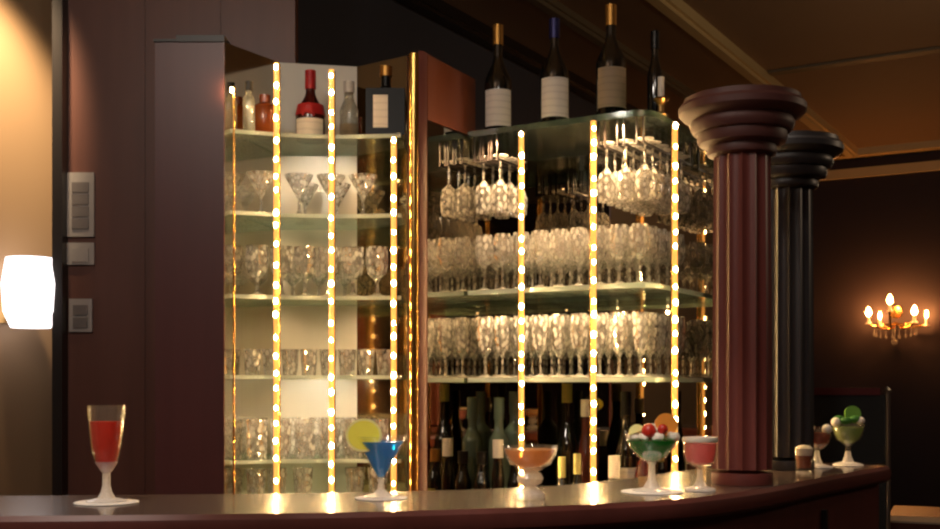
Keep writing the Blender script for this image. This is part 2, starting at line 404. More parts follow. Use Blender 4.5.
GM['martini'] = glass_mesh('martini_glass', g_prof(.112,.029,.0035,.052,[(.006,.050),(.038,.106),(.0395,.112)]), M['glass'])
GM['goblet'] = facet_mesh('goblet', g_prof(.135,.028,.005,.050,[(.008,.046),(.026,.062),(.0315,.085),(.0315,.110),(.030,.135)]), M['glass'])
GM['shot'] = facet_mesh('shot_glass', tumbler_prof(.070,.019,.025), M['glass'])
GM['tumbler'] = facet_mesh('tumbler', tumbler_prof(.105,.026,.031), M['glass'])
GM['juice'] = glass_mesh('juice_glass', tumbler_prof(.085,.022,.028), M['glass'])
# ---------------------------------------------------------------- right-hand shelf unit (back bar)
UO = Vector((-.014,3.19,0))
def U(t, s, z=0.0):
    v = UO + D2*t + D1*s; return Vector((v.x, v.y, z))
TE, SD = .552, .40
Z1, Z2, Z3 = 2.04, 1.594, 1.35
unit = empty('back_bar_shelving', UO, 'mirror-backed shelving with three glass shelves beside the tall cabinet', 'shelving', rz=RZ)
def upart(name, mb, mat, **k): return part(name, mb, mat, unit, **k)
# local frame: x along D2, y along D1
def ushelf(z, th):
    pts = [(.012,0),(TE-.05,0),(TE-.02,.012),(TE-.003,.04),(TE,.07),(TE,SD-.002),(.012,SD-.002)]
    s = upart('glass_shelf', MB().prism(pts, z-th, z), M['shelf'])
    q = [(.012,-.004),(TE-.048,-.004),(TE-.017,.009),(TE+.001,.038),(TE+.004,.07),(TE+.004,SD-.002)]
    inner = [(TE,SD-.002),(TE,.07),(TE-.003,.04),(TE-.02,.012),(TE-.05,0),(.012,0)]
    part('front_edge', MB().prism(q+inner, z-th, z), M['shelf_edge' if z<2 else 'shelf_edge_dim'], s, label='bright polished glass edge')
for z,th in ((Z1,.016),(Z2,.012),(Z3,.012)): ushelf(z,th)
upart('back_mirror', MB().box(0,TE+.10,SD,SD+.012,.95,Z1-.01), M['mirror'], label='smoked mirror back')
upart('base_cabinet', MB().box(0,TE,.02,SD,0,.90).box(-.0,TE+.01,-.005,SD,.90,.95), M['wood_dark'])
for s in (.055,.115,.175,.235,.295,.355):
    pass
for nm,t0,t1 in (('left',.034,.088),('right',.412,.520)):
    mb = MB()
    k = t0
    while k <= t1+.001:
        for q in (-.0092,.0092):
            mb.box(k+q-.0026,k+q+.0026,.008,(.19 if nm=='left' else SD-.03),1.955,1.960)
            for y0 in (.009, .183 if nm=='left' else SD-.037): mb.box(k+q-.0022,k+q+.0022,y0,y0+.005,1.960,2.0239)
        k += (t1-t0)/(2 if nm=='left' else 2)
    upart('glass_rack', mb, M['wood_dark'])
# stemware rows on the two lower shelves
def place(mesh, name, loc, label, cat, group, rot=None, j=True):
    o = link(name, mesh, None, loc); tag(o, label, cat, group)
    o.rotation_euler = rot if rot else (0,0,random.uniform(0,6))
    return o
for nm, mesh, name, z, sh, word in (('B','tulip','wine_glass',Z2,'upper glass shelf','tulip wine glass'),('C','champ','champagne_glass',Z3,'lower glass shelf','narrow champagne glass')):
    for r in range(5):
        for c in range(9):
            t = .040+c*.0585; s = .042+r*.0675
            jx, js = random.uniform(-.0015,.0015), random.uniform(-.0015,.0015)
            if r == 0 and c == 8: s += .012; t -= .004
            place(GM[mesh], name, U(t+jx, s+js, z+.0003), f'{word} on the {sh}, {ORD[c]} from the brass strip, {ORD[r]} row', 'glass', f'packed {word}es on the {sh}')
# hanging glasses (upside down, held by their feet)
hl = [(t,s) for t in (.034,.088) for s in (.045,.100,.155)]
for k,(t,s) in enumerate(hl):
    place(GM['hang'], 'hanging_wine_glass', U(t,s,1.9745), f'wine glass hanging upside down near the brass strip, {ORD[k//3]} hanging row, {ORD[k%3]} from front', 'glass', 'glasses hanging near the brass strip', rot=(PI,0,0))
    
hr = [(t,s) for t in (.412,.466,.520) for s in (.045,.100,.155,.210,.265,.320)]
for k,(t,s) in enumerate(hr):
    place(GM['hang'], 'hanging_wine_glass', U(t,s,1.9745), f'wine glass hanging upside down near the column, {ORD[k//6]} hanging row, {ORD[k%6]} from front', 'glass', 'glasses hanging near the column', rot=(PI,0,0))
# ---------------------------------------------------------------- tall cabinet with niche
A = Vector(XY(224,2.93)); Cc = Vector(XY(280,3.28)); Dd = Vector(XY(357,3.28)); Bb = Vector(XY(407,3.17))
cab = empty('display_cabinet', (-.45,3.1,0), 'tall dark wooden cabinet with a lit niche of bottles and glasses', 'cabinet')
def cpart(name, mb, mat, parent=None, **k):
    for v in mb.b.verts: v.co.x += .45; v.co.y -= 3.1
    o = part(name, mb, mat, cab if parent is None else parent, **k)
    return o
x0 = XY(155,2.93)[0]
cpart('left_stile', MB().box(x0, A.x, 2.93, 3.27, 0, 2.215), M['wood_cab'], bevel=.004)
cpart('crown_moulding', MB().box(x0+.055, A.x+.002, 2.925, 3.27, 2.2155, 2.232).box(x0-.003, x0+.056, 2.925, 3.27, 2.2155, 2.222), M['wood_dark'])
cpart('niche_mirror', MB().slab((A.x+.001,A.y+.003), Cc, .012, .9, 2.216, 2.262), M['mirror_pale'], label='pale mirror of the niche beside the left stile')
cpart('niche_panel', MB().slab((Cc.x,Cc.y), Dd, .012, .9, 2.262, 2.25), M['silver'], label='satin silver panel of the niche')
cpart('niche_mirror', MB().slab(Dd, Bb, .012, .9, 2.25, 2.25), M['mirror_bronze'], label='bronze mirror of the niche')
P0 = Vector((-.1216,3.0))
d1 = Vector((D1.x,D1.y))
xs0 = XY(409,3.0)[0]; xs1 = XY(419,3.0)[0]
cpart('brass_strip', MB().lathe([(0,0.02),(.0135,.02),(.0135,2.205),(0,2.205)], 20, c=((xs0+xs1)/2,3.0,0)), M['brass'], label='polished brass edge strip')
cpart('right_stile', MB().prism([(xs1-.001,2.992),(P0.x,3.0),(P0.x+.008,3.014),(xs0+.005,3.030),(xs0+.005,3.016),(xs1-.001,3.014)], 0, 2.212), M['wood_cab'])
q = P0+d1*.018; e2 = P0+d1*.27
cpart('side_panel', MB().slab(q, e2, .012, 2.035, 2.208, 2.20), M['wood_side'], label='russet wooden side above the shelves')
e3 = P0+d1*.62
mb = MB().slab(q, e3, .010, .95, 2.03)
for v in mb.b.verts: v.co = Matrix.Rotation(-RZ,3,'Z') @ (v.co-UO)
part('side_mirror', mb, M['mirror_side'], unit, label='mirrored side below the top shelf')
cpart('inner_side', MB().slab((xs0+.006,3.0305), (Bb.x+.001,Bb.y+.001), -.008, 0, 2.212, 2.25), M['wood_cab'])
# base of the niche
cpart('niche_base', MB().prism([(A.x,A.y+.02),(xs0-.004,3.03),(Bb.x-.006,Bb.y-.004),(Dd.x,Dd.y-.002),(Cc.x,Cc.y-.002)], 0, 1.02), M['silver'])
NZ = [2.0, 1.787, 1.568, 1.356, 1.132]
def dshelf(px):   # depth of the shelf's front edge
    k = (px-224)/(408-224); return 2.962+.06*k + .045*math.sin(PI*max(0,min(1,k)))
fr = [Vector(XY(px, dshelf(px))) for px in (230,245,262,280,300,320,340,360,380,396,401)]
for z in NZ:
    pts = [tuple(v) for v in fr] + [(Bb.x-.006,Bb.y-.008),(Dd.x-.004,Dd.y-.006),(Cc.x+.006,Cc.y-.006)]
    s = cpart('glass_shelf', MB().prism(pts, z-.010, z), M['shelf'])
    ed = [(v.x, v.y-.004) for v in fr] + [tuple(v) for v in reversed(fr)]
    mb = MB().prism(ed, z-.010, z)
    for v in mb.b.verts: v.co.x += .45; v.co.y -= 3.1
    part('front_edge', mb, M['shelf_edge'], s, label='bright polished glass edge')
# ---------------------------------------------------------------- strings of bulbs on posts
bulb_me = MB().ball((0,0,0), .0050, sz=1.5, u=8, v=6).mesh('bulb', BULB)
socket_me = None
def light_post(x, y, z0, z1, label, step=.047, foot=False, tube=True, rail=.0085):
    e = empty('light_post', (x,y,z0), label, 'light', 'posts of warm bulbs')
    h = z1-z0
    part('rail', MB().lathe([(0,0),(rail,0),(rail,h),(0,h)], 12, c=(0,.0125-rail,0)), M['brass'], e)
    if tube: part('light_tube', MB().lathe([(0,0.004),(.0072,.004),(.0072,h),(0,h)], 10, c=(0,-.0095,0)), ROPE, e, label='glowing amber tube')
    n = int(h/step)
    for k in range(n):
        b = link('bulb', bulb_me, e, (random.uniform(-.0008,.0008), -.0155, h-.012-k*step + random.uniform(-.009,.009)))
        b.scale = (random.uniform(.8,1.15),)*3
        b.rotation_euler = (0,0,random.uniform(0,1))
    if foot: part('foot_plate', MB().box(-.022,.022,-.02,.02,0,.02), M['brass'], e)
    return e
def npost(px, z1, label, off=.022):
    d = dshelf(px)-off; x,_ = XY(px, d); light_post(x, d, 1.021, z1, label)
npost(277, 2.176, 'string of warm bulbs before the pale niche panel, nearer the left stile')
npost(332, 2.166, 'string of warm bulbs rising between the red ribbon bottle and the pale bottle')
npost(394, 1.984, 'string of warm bulbs in the niche next to the brass strip')
x,y = XY(233,2.935); light_post(x, y, 1.021, 2.105, 'slim post with a single warm bulb on top, against the dark left stile', step=.9, tube=False, rail=.003)
for px, lab in ((525,'post of warm bulbs rising behind the peach cocktail'),(596.5,'post of warm bulbs between the peach and the green cocktails')):
    k = (px-HX)/F
    t = (k*UO.y - UO.x)/(D2.x - k*D2.y)
    v = U(t,-.022); light_post(v.x, v.y, .951 if False else .955, 2.012 if px<560 else 2.018, lab, step=.045)
v = U(TE+.030, .095); light_post(v.x, v.y, 0.0, 2.012, 'post of warm bulbs behind the green cocktail, closest to the fluted column', step=.045)
# ---------------------------------------------------------------- bottles
def bottle_prof(h, r, shoulder=.55, neck=.013, nk=.78):
    s = h*shoulder; n = h*nk
    return [(0,0),(r*.92,0),(r,.006),(r,s)] + [(neck+(r-neck)*(math.cos(PI*k/8)+1)/2, s+(n-s)*k/8) for k in range(1,9)] + [(neck,h*.985),(neck+.001,h*.985),(neck+.001,h),(0,h)]
def bottle(loc, h, r, body, foil, lab, label, lz=None, shoulder=.5, neck=.013, nk=.76, group=None, lspan=1.1, rz=0, square=False, foil0=.82, name='bottle'):
    e = empty(name, loc, label, 'bottle', group, rz=rz)
    pr = bottle_prof(h,r,shoulder,neck,nk)
    if square:
        b = MB().box(-r,r,-r*.6,r*.6,0,h*.66)
        o = part('body', b, body, e, bevel=.008)
        part('neck', MB().lathe([(0,h*.655),(r*.5,h*.66),(neck,h*.72),(neck,h*.9),(0,h*.9)], 20), body, e)
        part('cap', MB().lathe([(0,h*.86),(neck+.004,h*.86),(neck+.004,h),(0,h)], 20), foil, e)
        if lab: part('paper_label', MB().box(-r*.62,r*.14,-r*.6-.0012,-r*.6-.0002,h*.10,h*.56), lab, e, label='pale paper label')
        return e
    part('body', MB().lathe(pr, 28), body, e)
    part('foil_cap', MB().lathe([(neck+.0012,h*foil0),(neck+.0022,h*foil0),(neck+.0022,h*1.004),(0,h*1.004)], 20), foil, e)
    if lab:
        z0,z1 = lz or (.08*h,.42*h)
        a = -PI/2 + math.atan2(-loc[0], loc[1])*-1*0
        part('paper_label', MB().lathe([(r+.0004,z0),(r+.0012,z0),(r+.0012,z1),(r+.0004,z1)], 20, a0=-PI/2-lspan, a1=-PI/2+lspan), lab, e, label='paper label')
    return e
def onshelf(px, s, z):
    k = (px-HX)/F
    b = UO + D1*s
    t = (k*b.y - b.x)/(D2.x - k*D2.y); return U(t, s, z)
gtop = 'wine bottles standing on the top shelf'
bottle(onshelf(498,.065,Z1+.0003), .305, .039, M['bottle_dark'], M['foil_gold'], M['label_white'], 'dark wine bottle with gold foil and cream label, nearest the cabinet on top shelf', lz=(.015,.118), group=gtop, shoulder=.44, nk=.72)
bottle(onshelf(554.5,.06,Z1+.0003), .292, .040, M['bottle_dark'], M['foil_blue'], M['label_white'], 'dark wine bottle with blue foil and pale label, between two gold topped bottles', lz=(.018,.125), group=gtop, shoulder=.46, nk=.74)
bottle(onshelf(611,.055,Z1+.0003), .300, .0405, M['bottle_dark'], M['foil_gold'], M['label_grey'], 'dark wine bottle with gold foil and greyish label, above the second bulb post', lz=(.022,.128), group=gtop, shoulder=.46, nk=.74)
bottle(onshelf(655,.22,Z1+.0003), .265, .022, M['bottle_dark'], M['foil_black'], None, 'slim unlabelled dark bottle at the far corner of the top shelf', group=gtop, shoulder=.5, neck=.010)
e = empty('candle_holder', onshelf(661,.105,Z1+.0003), 'small brass holder with a pale stub, on the top shelf corner by the column', 'candle holder')
part('cup', MB().lathe([(0,0),(.018,0),(.020,.004),(.008,.012),(.008,.03),(.021,.045),(.019,.05),(.0,.046)], 20), M['brass_dull'], e)
part('candle_stub', MB().lathe([(0,.046),(.009,.046),(.009,.105),(0,.105)], 14), M['cream'], e)
# niche top shelf bottles
zt = NZ[0]+.0003
g = 'spirit bottles on the top niche shelf'
bottle((*XY(249,3.015),zt), .135, .016, M['bottle_clear'], M['foil_black'], None, 'small clear bottle by the left stile on the top niche shelf', group=g, neck=.008, shoulder=.62)
bottle((*XY(265,3.08),zt), .115, .031, M['bottle_amber'], M['bottle_amber'], None, 'low amber bottle left of the first full bulb string', group=g, shoulder=.72, nk=.85)
e = bottle((*XY(310.5,3.13),zt), .195, .040, M['bottle_wine'], M['red_ribbon'], M['label_white'], 'brown bottle with red ribbon, red cap and white label in the niche', lz=(.010,.058), group=g, shoulder=.36, nk=.72, foil0=.74)
part('ribbon', MB().lathe([(.0408,.070),(.0418,.070),(.036,.100),(.035,.100)], 24).ball((0,-.041,.085), .015, sy=.35).tube([(-.003,-.042,.084),(-.016,-.042,.064)], [.004,.003]).tube([(.003,-.042,.084),(.016,-.042,.064)], [.004,.003]), M['red_ribbon'], e, label='red ribbon with a seal')
bottle((*XY(349,3.15),zt), .17, .026, M['bottle_clear'], M['white_cap'], M['label_grey'], 'pale bottle with white cap between the red ribbon and black bottles', lz=(.006,.05), group=g, shoulder=.5)
bottle((*XY(386,3.07),zt), .190, .052, M['bottle_black'], M['foil_gold'], M['label_white'], 'square black bottle with white label and gold cap beside the brass strip', group=g, square=True, neck=.013)
# niche glassware
def nd(px, inset): return dshelf(px)+inset
def fit(px, d, rad):      # keep a glass clear of the niche walls
    p = Vector(XY(px, d))
    for _ in range(8):
        for a,b in ((A,Cc),(Cc,Dd),(Dd,Bb)):
            t = (b-a).normalized(); n = Vector((t.y,-t.x)); q = (p-a).dot(n)
            if q < rad+.004: p = p + n*(rad+.004-q)
    return (p.x, p.y)
cnt = 0
g = 'martini glasses in the niche'
pxs = [259,299,331,363]
for k,px in enumerate(pxs):
    place(GM['martini'],'martini_glass',(*fit(px,nd(px,.05),.040),NZ[1]+.0003), f'martini glass on the second niche shelf, {ORD[k]} from the left stile', 'glass', g)
for k,px in enumerate((305,337)):
    place(GM['martini'],'martini_glass',(*fit(px,3.225,.040),NZ[1]+.0003), f'martini glass in the back row of the second niche shelf, {ORD[k]} from left', 'glass', g)
g = 'goblets in the niche'
for k,px in enumerate((257,281,305,329,353,377)):
    place(GM['goblet'],'goblet',(*fit(px,nd(px,.042),.032),NZ[2]+.0003), f'stemmed goblet on the third niche shelf, {ORD[k]} from the left stile', 'glass', g)
for k,px in enumerate((293,319,345)):
    place(GM['goblet'],'goblet',(*fit(px,3.235,.032),NZ[2]+.0003), f'stemmed goblet in the back row of the third niche shelf, {ORD[k]} from left', 'glass', g)
g = 'shot glasses in the niche'
for k,px in enumerate((252,271,290,309,328,347,366,385)):
    place(GM['shot'],'shot_glass',(*fit(px,nd(px,.036),.026),NZ[3]+.0003), f'small shot glass on the fourth niche shelf, {ORD[k]} from the left stile', 'glass', g)
g = 'tumblers in the niche'
for k,px in enumerate((257,281,305,329,353,377)):
    place(GM['tumbler'],'tumbler',(*fit(px,nd(px,.042),.032),NZ[4]+.0003), f'straight tumbler on the fifth niche shelf, {ORD[k]} from the left stile', 'glass', g)
for k,px in enumerate((293,319,345)):
    place(GM['tumbler'],'tumbler',(*fit(px,3.235,.032),NZ[4]+.0003), f'straight tumbler in the back row of the fifth niche shelf, {ORD[k]} from left', 'glass', g)
g = 'juice glasses at the bottom of the niche'
for k,px in enumerate((253,277,303,355,378)):
    place(GM['juice'],'juice_glass',(*fit(px,nd(px,.05),.029),1.0203), f'short glass on the floor of the niche, {ORD[k]} from the left stile', 'glass', g)
# ---------------------------------------------------------------- bottles on the dark back counter
zb = .9503
g = 'bottles on the dark back counter'
def bb(px, s, top, r, body, foil, lab, label, **k):
    v = onshelf(px, s, zb); h = EYE+(HY-top)/F*v.y - zb
    return bottle(v, h, r, body, foil, lab, label, group=g, **k)
bb(499,.11,398,.030,M['bottle_green'],M['bottle_green'],None,'tall grey green bottle nearest the tall cabinet on the back counter', shoulder=.62)
bb(514,.18,392,.034,M['bottle_green'],M['bottle_green'],None,'tall grey green bottle standing behind the white capped one', shoulder=.66)
bb(482,.035,452,.024,M['bottle_dark'],M['foil_black'],None,'short black bottle at the cabinet end of the back counter')
bb(498,.035,440,.018,M['bottle_dark'],M['white_cap'],None,'dark bottle with a tall white cap left of the peach cocktail', foil0=.78)
bb(515,.045,452,.022,M['bottle_dark'],M['foil_gold'],M['yellow_paper'],'dark bottle with gold foil directly behind the peach cocktail bowl')
bb(562,.03,457,.016,M['bottle_dark'],M['lemon_pale'],None,'slim dark bottle with pale yellow cap right of the peach cocktail', foil0=.7, neck=.008)
bb(577,.045,454,.017,M['bottle_dark'],M['lemon_pale'],M['label_white'],'slim dark bottle with pale yellow cap touching the second bulb post', foil0=.72, neck=.008)
bb(567,.22,384,.032,M['bottle_dark'],M['yellow_paper'],None,'tall dark bottle with olive yellow cap below the lower shelf', foil0=.86)
bb(586,.20,400,.028,M['bottle_wine'],M['white_cap'],None,'tall wine coloured bottle with white cap beside the second bulb post', foil0=.86)
bb(614,.04,456,.020,M['bottle_clear'],M['white_cap'],None,'small pale bottle with white cap right of the second bulb post', foil0=.7)
bb(626,.20,392,.030,M['bottle_dark'],M['foil_black'],M['label_white'],'tall dark bottle with pale label behind the green cocktail')
bb(644,.10,432,.026,M['bottle_wine'],M['foil_gold'],None,'wine coloured bottle with gold top behind the green cocktail fruit')
# ---------------------------------------------------------------- drinks on the counter
def coaster(x, y, label, r=.05):
    o = link('coaster', MB().lathe([(0,0),(r,0),(r+.001,.001),(r,.002),(0,.002)], 28).mesh('coaster', M['paper']), None, (x,y,CT+.0002))
    tag(o, label, 'coaster', 'white paper coasters on the bar')
def drink(px, d, label, coast, cr=.045):
    x,y = XY(px,d)
    if coast: coaster(x,y,coast,cr)
    return empty('cocktail', (x,y,CT+(.0026 if coast else .0004)), label, 'drink', 'cocktails along the bar')
def glass(e, prof, seg=36, zf=.034):     # clear bowl; stem and foot whitened, their sparkle put into the colour
    o = part('glass', MB().lathe(prof, seg), [M['glass_cocktail'], M['glass_stem']], e)
    for p in o.data.polygons:
        if p.center.z < zf: p.material_index = 1
    return o
def liquid(e, prof, m): return part('drink', MB().lathe(prof, 32), m, e)
# red flute
e = drink(106.5,1.90,'tall stemmed glass of red drink alone by the panelled wall','round white coaster under the tall red drink',.052)
glass(e, g_prof(.16,.033,.0065,.056,[(.010,.052),(.0185,.066),(.024,.090),(.0275,.120),(.0305,.150),(.031,.161)], t=.0015, zs=.016), zf=.062)
liquid(e, [(0,.056),(.010,.056),(.0168,.067),(.0222,.090),(.0256,.118),(.0272,.134),(0,.134)], M['liq_red'])
# blue martini with lemon
e = drink(381,1.975,'blue cocktail in a cone glass with a lemon slice on its rim','white coaster under the blue cocktail')
glass(e, g_prof(.098,.026,.004,.030,[(.006,.028),(.037,.092),(.039,.097)]), zf=.027)
liquid(e, [(0,.032),(.0045,.032),(.0330,.088),(0,.088)], M['liq_blue'])
mt = Matrix.Translation((-.024,-.014,.098)) @ Matrix.Rotation(math.radians(78),4,'X') @ Matrix.Rotation(.35,4,'Z')
sl = part('lemon_slice', MB().lathe([(0,-.003),(.023,-.003),(.023,.003),(0,.003)], 28, mat=mt), M['lemon'], e, label='yellow lemon slice')
part('rind', MB().lathe([(.0232,-.0032),(.0262,-.0032),(.0262,.0032),(.0232,.0032),(.0232,-.0032)], 28, mat=mt), M['lemon_pale'], sl)
e.scale = (1.18,1.18,1.10)
# peach coupe
e = drink(530,1.965,'peach cocktail in a wide footed bowl standing before a bulb post',None)
glass(e, [(0,0),(.024,0),(.026,.004),(.025,.010),(.014,.018),(.010,.022),(.020,.028),(.023,.036),(.019,.044),(.013,.047),(.022,.052),(.036,.062),(.045,.078),(.0485,.092),(.0468,.092),(.043,.078),(.034,.064),(.020,.055),(0,.053)], zf=.052)
liquid(e, [(0,.0555),(.019,.0565),(.0325,.0655),(.0415,.079),(.0435,.086),(0,.086)], M['liq_peach'])
# green with fruit
e = drink(652,2.09,'green cocktail heaped with red, white and orange fruit','white coaster under the green fruit topped cocktail',.056)
glass(e, g_prof(.11,.036,.0058,.056,[(.008,.052),(.026,.062),(.042,.080),(.049,.098),(.050,.104)], t=.0015, zs=.02), zf=.052)
liquid(e, [(0,.056),(.0085,.056),(.0245,.0645),(.0395,.0805),(.0455,.093),(0,.093)], M['liq_green'])
cd = MB()
for q in ((-.034,-.010,.100,.013),(-.024,.012,.108,.014),(.036,-.010,.100,.013),(.030,.010,.104,.013),(.006,-.030,.100,.012),(.0,.006,.112,.016),(-.018,-.026,.100,.011)):
    cd.ball(q[:3], q[3], sz=.7)
for v in cd.b.verts: v.co += Vector((math.sin(v.co.y*420), math.sin(v.co.z*500), math.sin(v.co.x*460)))*.0012
part('cream_dollop', cd, M['cream'], e)
part('orange_wedge', MB().lathe([(0,-.003),(.015,-.003),(.015,.003),(0,.003)], 12, a0=0, a1=PI, mat=Matrix.Translation((-.030,-.018,.108)) @ Matrix.Rotation(1.2,4,'X') @ Matrix.Rotation(.4,4,'Z')), M['lemon_pale'], e)
part('strawberry', MB().ball((-.010,-.026,.110),.014,sz=1.1), M['cherry'], e)
part('strawberry', MB().ball((.016,-.022,.114),.010), M['cherry'], e)
mt = Matrix.Translation((.026,.0,.122)) @ Matrix.Rotation(math.radians(75),4,'X')
part('orange_slice', MB().lathe([(0,-.003),(.021,-.003),(.021,.003),(0,.003)], 24, mat=mt), M['orange'], e, label='orange slice')
# pink coupe
e = drink(700,2.12,'pink cocktail with a frosted rim close to the fluted column','white coaster under the pink cocktail',.028)
glass(e, g_prof(.095,.028,.005,.045,[(.012,.042),(.027,.050),(.0305,.066),(.032,.094)], t=.0015, zs=.016))
liquid(e, [(0,.046),(.011,.046),(.0245,.052),(.028,.067),(.0295,.086),(0,.086)], M['liq_pink'])
part('sugar_rim', MB().lathe([(.0302,.093),(.0322,.089),(.0334,.093),(.0322,.0975),(.0302,.093)], 32), M['cream'], e, label='white sugared rim')
# far end of the counter
e = drink(848,2.79,'lime green garnished cocktail at the far end of the counter','white coaster under the lime green garnished cocktail',.036)
glass(e, g_prof(.105,.032,.006,.052,[(.010,.048),(.028,.060),(.038,.084),(.040,.100)], t=.0015, zs=.02))
liquid(e, [(0,.052),(.010,.052),(.0255,.062),(.0345,.084),(.036,.092),(0,.092)], M['liq_lime'])
lf = MB()
for k in range(6):
    a = k*PI/3; lf.ball((.022*math.cos(a),.022*math.sin(a),.108+.004*(k%2)),.014,sx=1.1,sy=.7,sz=.6)
part('mint_sprig', lf, M['leaf'], e)
part('cream_dollop', MB().ball((-.034,-.012,.104),.012).ball((.024,-.02,.108),.010), M['cream'], e)
mt = Matrix.Translation((.010,-.004,.124)) @ Matrix.Rotation(math.radians(80),4,'X')
part('lime_slice', MB().lathe([(0,-.003),(.020,-.003),(.020,.003),(0,.003)], 24, mat=mt), M['lime'], e)
e = drink(817,2.72,'tawny cocktail in a rounded glass just right of the black column','white coaster under the tawny cocktail',.036)
glass(e, g_prof(.095,.030,.006,.045,[(.012,.042),(.028,.054),(.033,.072),(.031,.094)], t=.0015, zs=.018))
liquid(e, [(0,.046),(.011,.046),(.0255,.056),(.0305,.072),(.0295,.082),(0,.082)], M['liq_brown'])
part('cream_dollop', MB().ball((-.022,-.016,.092),.012).ball((.018,-.018,.090),.012), M['cream'], e)
e = drink(804,2.53,'small clear glass with white foam standing before the black column',None)
glass(e, tumbler_prof(.058,.017,.021), zf=.008)
liquid(e, [(0,.0125),(.0148,.0125),(.017,.040),(0,.040)], M['liq_brown'])
part('foam', MB().lathe([(0,.0402),(.0172,.0402),(.0188,.056),(.012,.062),(0,.064)], 24), M['cream'], e)
# ---------------------------------------------------------------- wall things on the left
def wallplate(px0,px1,y0,y1,label,rockers):
    d = 3.299
    a = P(px0,y1,d); b = P(px1,y0,d)
    e = empty('switch_plate', ((a.x+b.x)/2, d, a.z), label, 'switch plate', 'grey plates on the panelled wall')
    w = (b.x-a.x)/2; h = b.z-a.z
    part('plate', MB().box(-w,w,-.009,-.0002,0,h), M['plate'], e, bevel=.002)
    for k in range(rockers):
        z0 = h*(.12+.76*k/rockers); z1 = h*(.12+.76*(k+.82)/rockers)
        part('rocker', MB().box(-w*.62,w*.62,-.013,-.0092,z0,z1), M['plate_dark'] if rockers>1 else M['plate'], e, bevel=.0015)
wallplate(68,95,173,237,'tall grey plate of switches, topmost on the panelled wall',4)
wallplate(68,95,243,265,'small grey switch plate between the tall one and the lowest',1)
wallplate(70,93,299,332,'lowest grey switch plate, nearest the tall red drink',2)
# bright wall lamp on the cream wall
k = (8-HX)/F
dl = L0/(D2.x*k + D2.y); lx = k*dl
wl = empty('wall_lamp', (lx,dl,EYE+(HY-303)/F*dl), 'glowing white wall lamp on the golden wall', 'lamp', rz=RZ+PI/2)
# local: x along +D1?, y pointing to the wall
part('back_plate', MB().box(-.04,.04,-.012,-.0005,-.06,.06), M['brass_dull'], wl, bevel=.003)
part('arm', MB().tube([(0,-.012,-.04),(0,-.05,-.06),(0,-.09,-.06)], .008), M['brass_dull'], wl)
part('lamp_shade', MB().lathe([(0,-.085),(.055,-.085),(.075,-.04),(.080,.04),(.068,.115),(.060,.115),(.070,.04),(.066,-.036),(.05,-.077),(0,-.077)], 32, c=(0,-.10,0.01)), M['shade'], wl, label='glowing white glass shade')
# ---------------------------------------------------------------- far room
k = (896-HX)/F
dn = (N1)/(D1.x*k + D1.y); 
sc = empty('wall_sconce', (k*dn, dn, EYE+(HY-312)/F*dn), 'candle wall light with crystal drops glowing orange on the far wall', 'lamp', rz=RZ)
part('back_plate', MB().lathe([(0,0),(.05,0),(.045,.012),(0,.016)], 24, mat=Matrix.Rotation(PI/2,4,'X')), M['brass'], sc)
for dx,dy,dz in ((-.165,-.16,-.03),(.0,-.24,.05),(.155,-.16,-.03),(.225,-.08,-.05),(-.10,-.08,-.05)):
    arm = part('arm', MB().tube([(0,-.014,-.08),(dx*.4,dy*.5,-.13),(dx*.8,dy*.9,-.11),(dx,dy,dz-.06)], .008), M['brass'], sc)
    part('candle', MB().lathe([(0,dz-.06),(.025,dz-.062),(.02,dz-.05),(.011,dz-.048),(.011,dz-.01),(0,dz-.01)], 14, c=(dx,dy,0)), M['cream'], arm)
    big = abs(dx)<.2 and dx != -.10
    part('flame_bulb', MB().lathe([(0,dz-.008),(.016 if big else .009,dz+.002),(.022 if big else .012,dz+.022),(.013 if big else .007,dz+.048),(0,dz+.068 if big else dz+.045)], 14, c=(dx,dy,0)), M['flame'], arm, label='glowing flame bulb')
for kx in range(11):
    a = -PI*kx/10
    x,y = .15*math.cos(a), .11*math.sin(a)-.03
    L = .07+.05*math.sin(PI*kx/10)
    part('crystal_drop', MB().tube([(x,y,-.10),(x,y,-.10-L*.6)], .003,6).lathe([(0,0),(.011,.014),(.004,.034),(0,.036)],8,c=(x,y,-.10-L*.6-.036)), M['crystal'], sc)
part('crystal_ring', MB().tube([(.15*math.cos(-PI*q/12), .11*math.sin(-PI*q/12)-.03, -.098) for q in range(13)], .006, 6), M['brass'], sc)
part('crystal_ball', MB().tube([(0,-.03,-.10),(0,-.06,-.2)], .004, 6).ball((0,-.06,-.225),.026), M['crystal'], sc)
# dark partition screen behind the counter's far end
v0 = Vector(XY(809,4.0)); v1 = Vector(XY(884,4.0))
scn = empty('room_divider', ((v0.x+v1.x)/2,4.0,0), 'low black divider panel with thin steel end post beyond the counter', 'divider')
w = (v1.x-v0.x)/2
part('panel', MB().box(-w,w,-.015,.015,.05,1.295), M['panel_black'], scn)
part('top_rail', MB().box(-w,w-.02,-.02,.02,1.295,1.32), M['rail_red'], scn, bevel=.004, label='plum coloured top rail')
part('end_post', MB().lathe([(0,0),(.010,0),(.010,1.30),(.014,1.31),(0,1.325)], 16, c=(w+.012,0,0)), M['chrome'], scn, label='thin steel end post')
part('foot', MB().box(-w,-w+.04,-.12,.12,0,.05).box(w-.04,w,-.12,.12,0,.05), M['wood_dark'], scn)
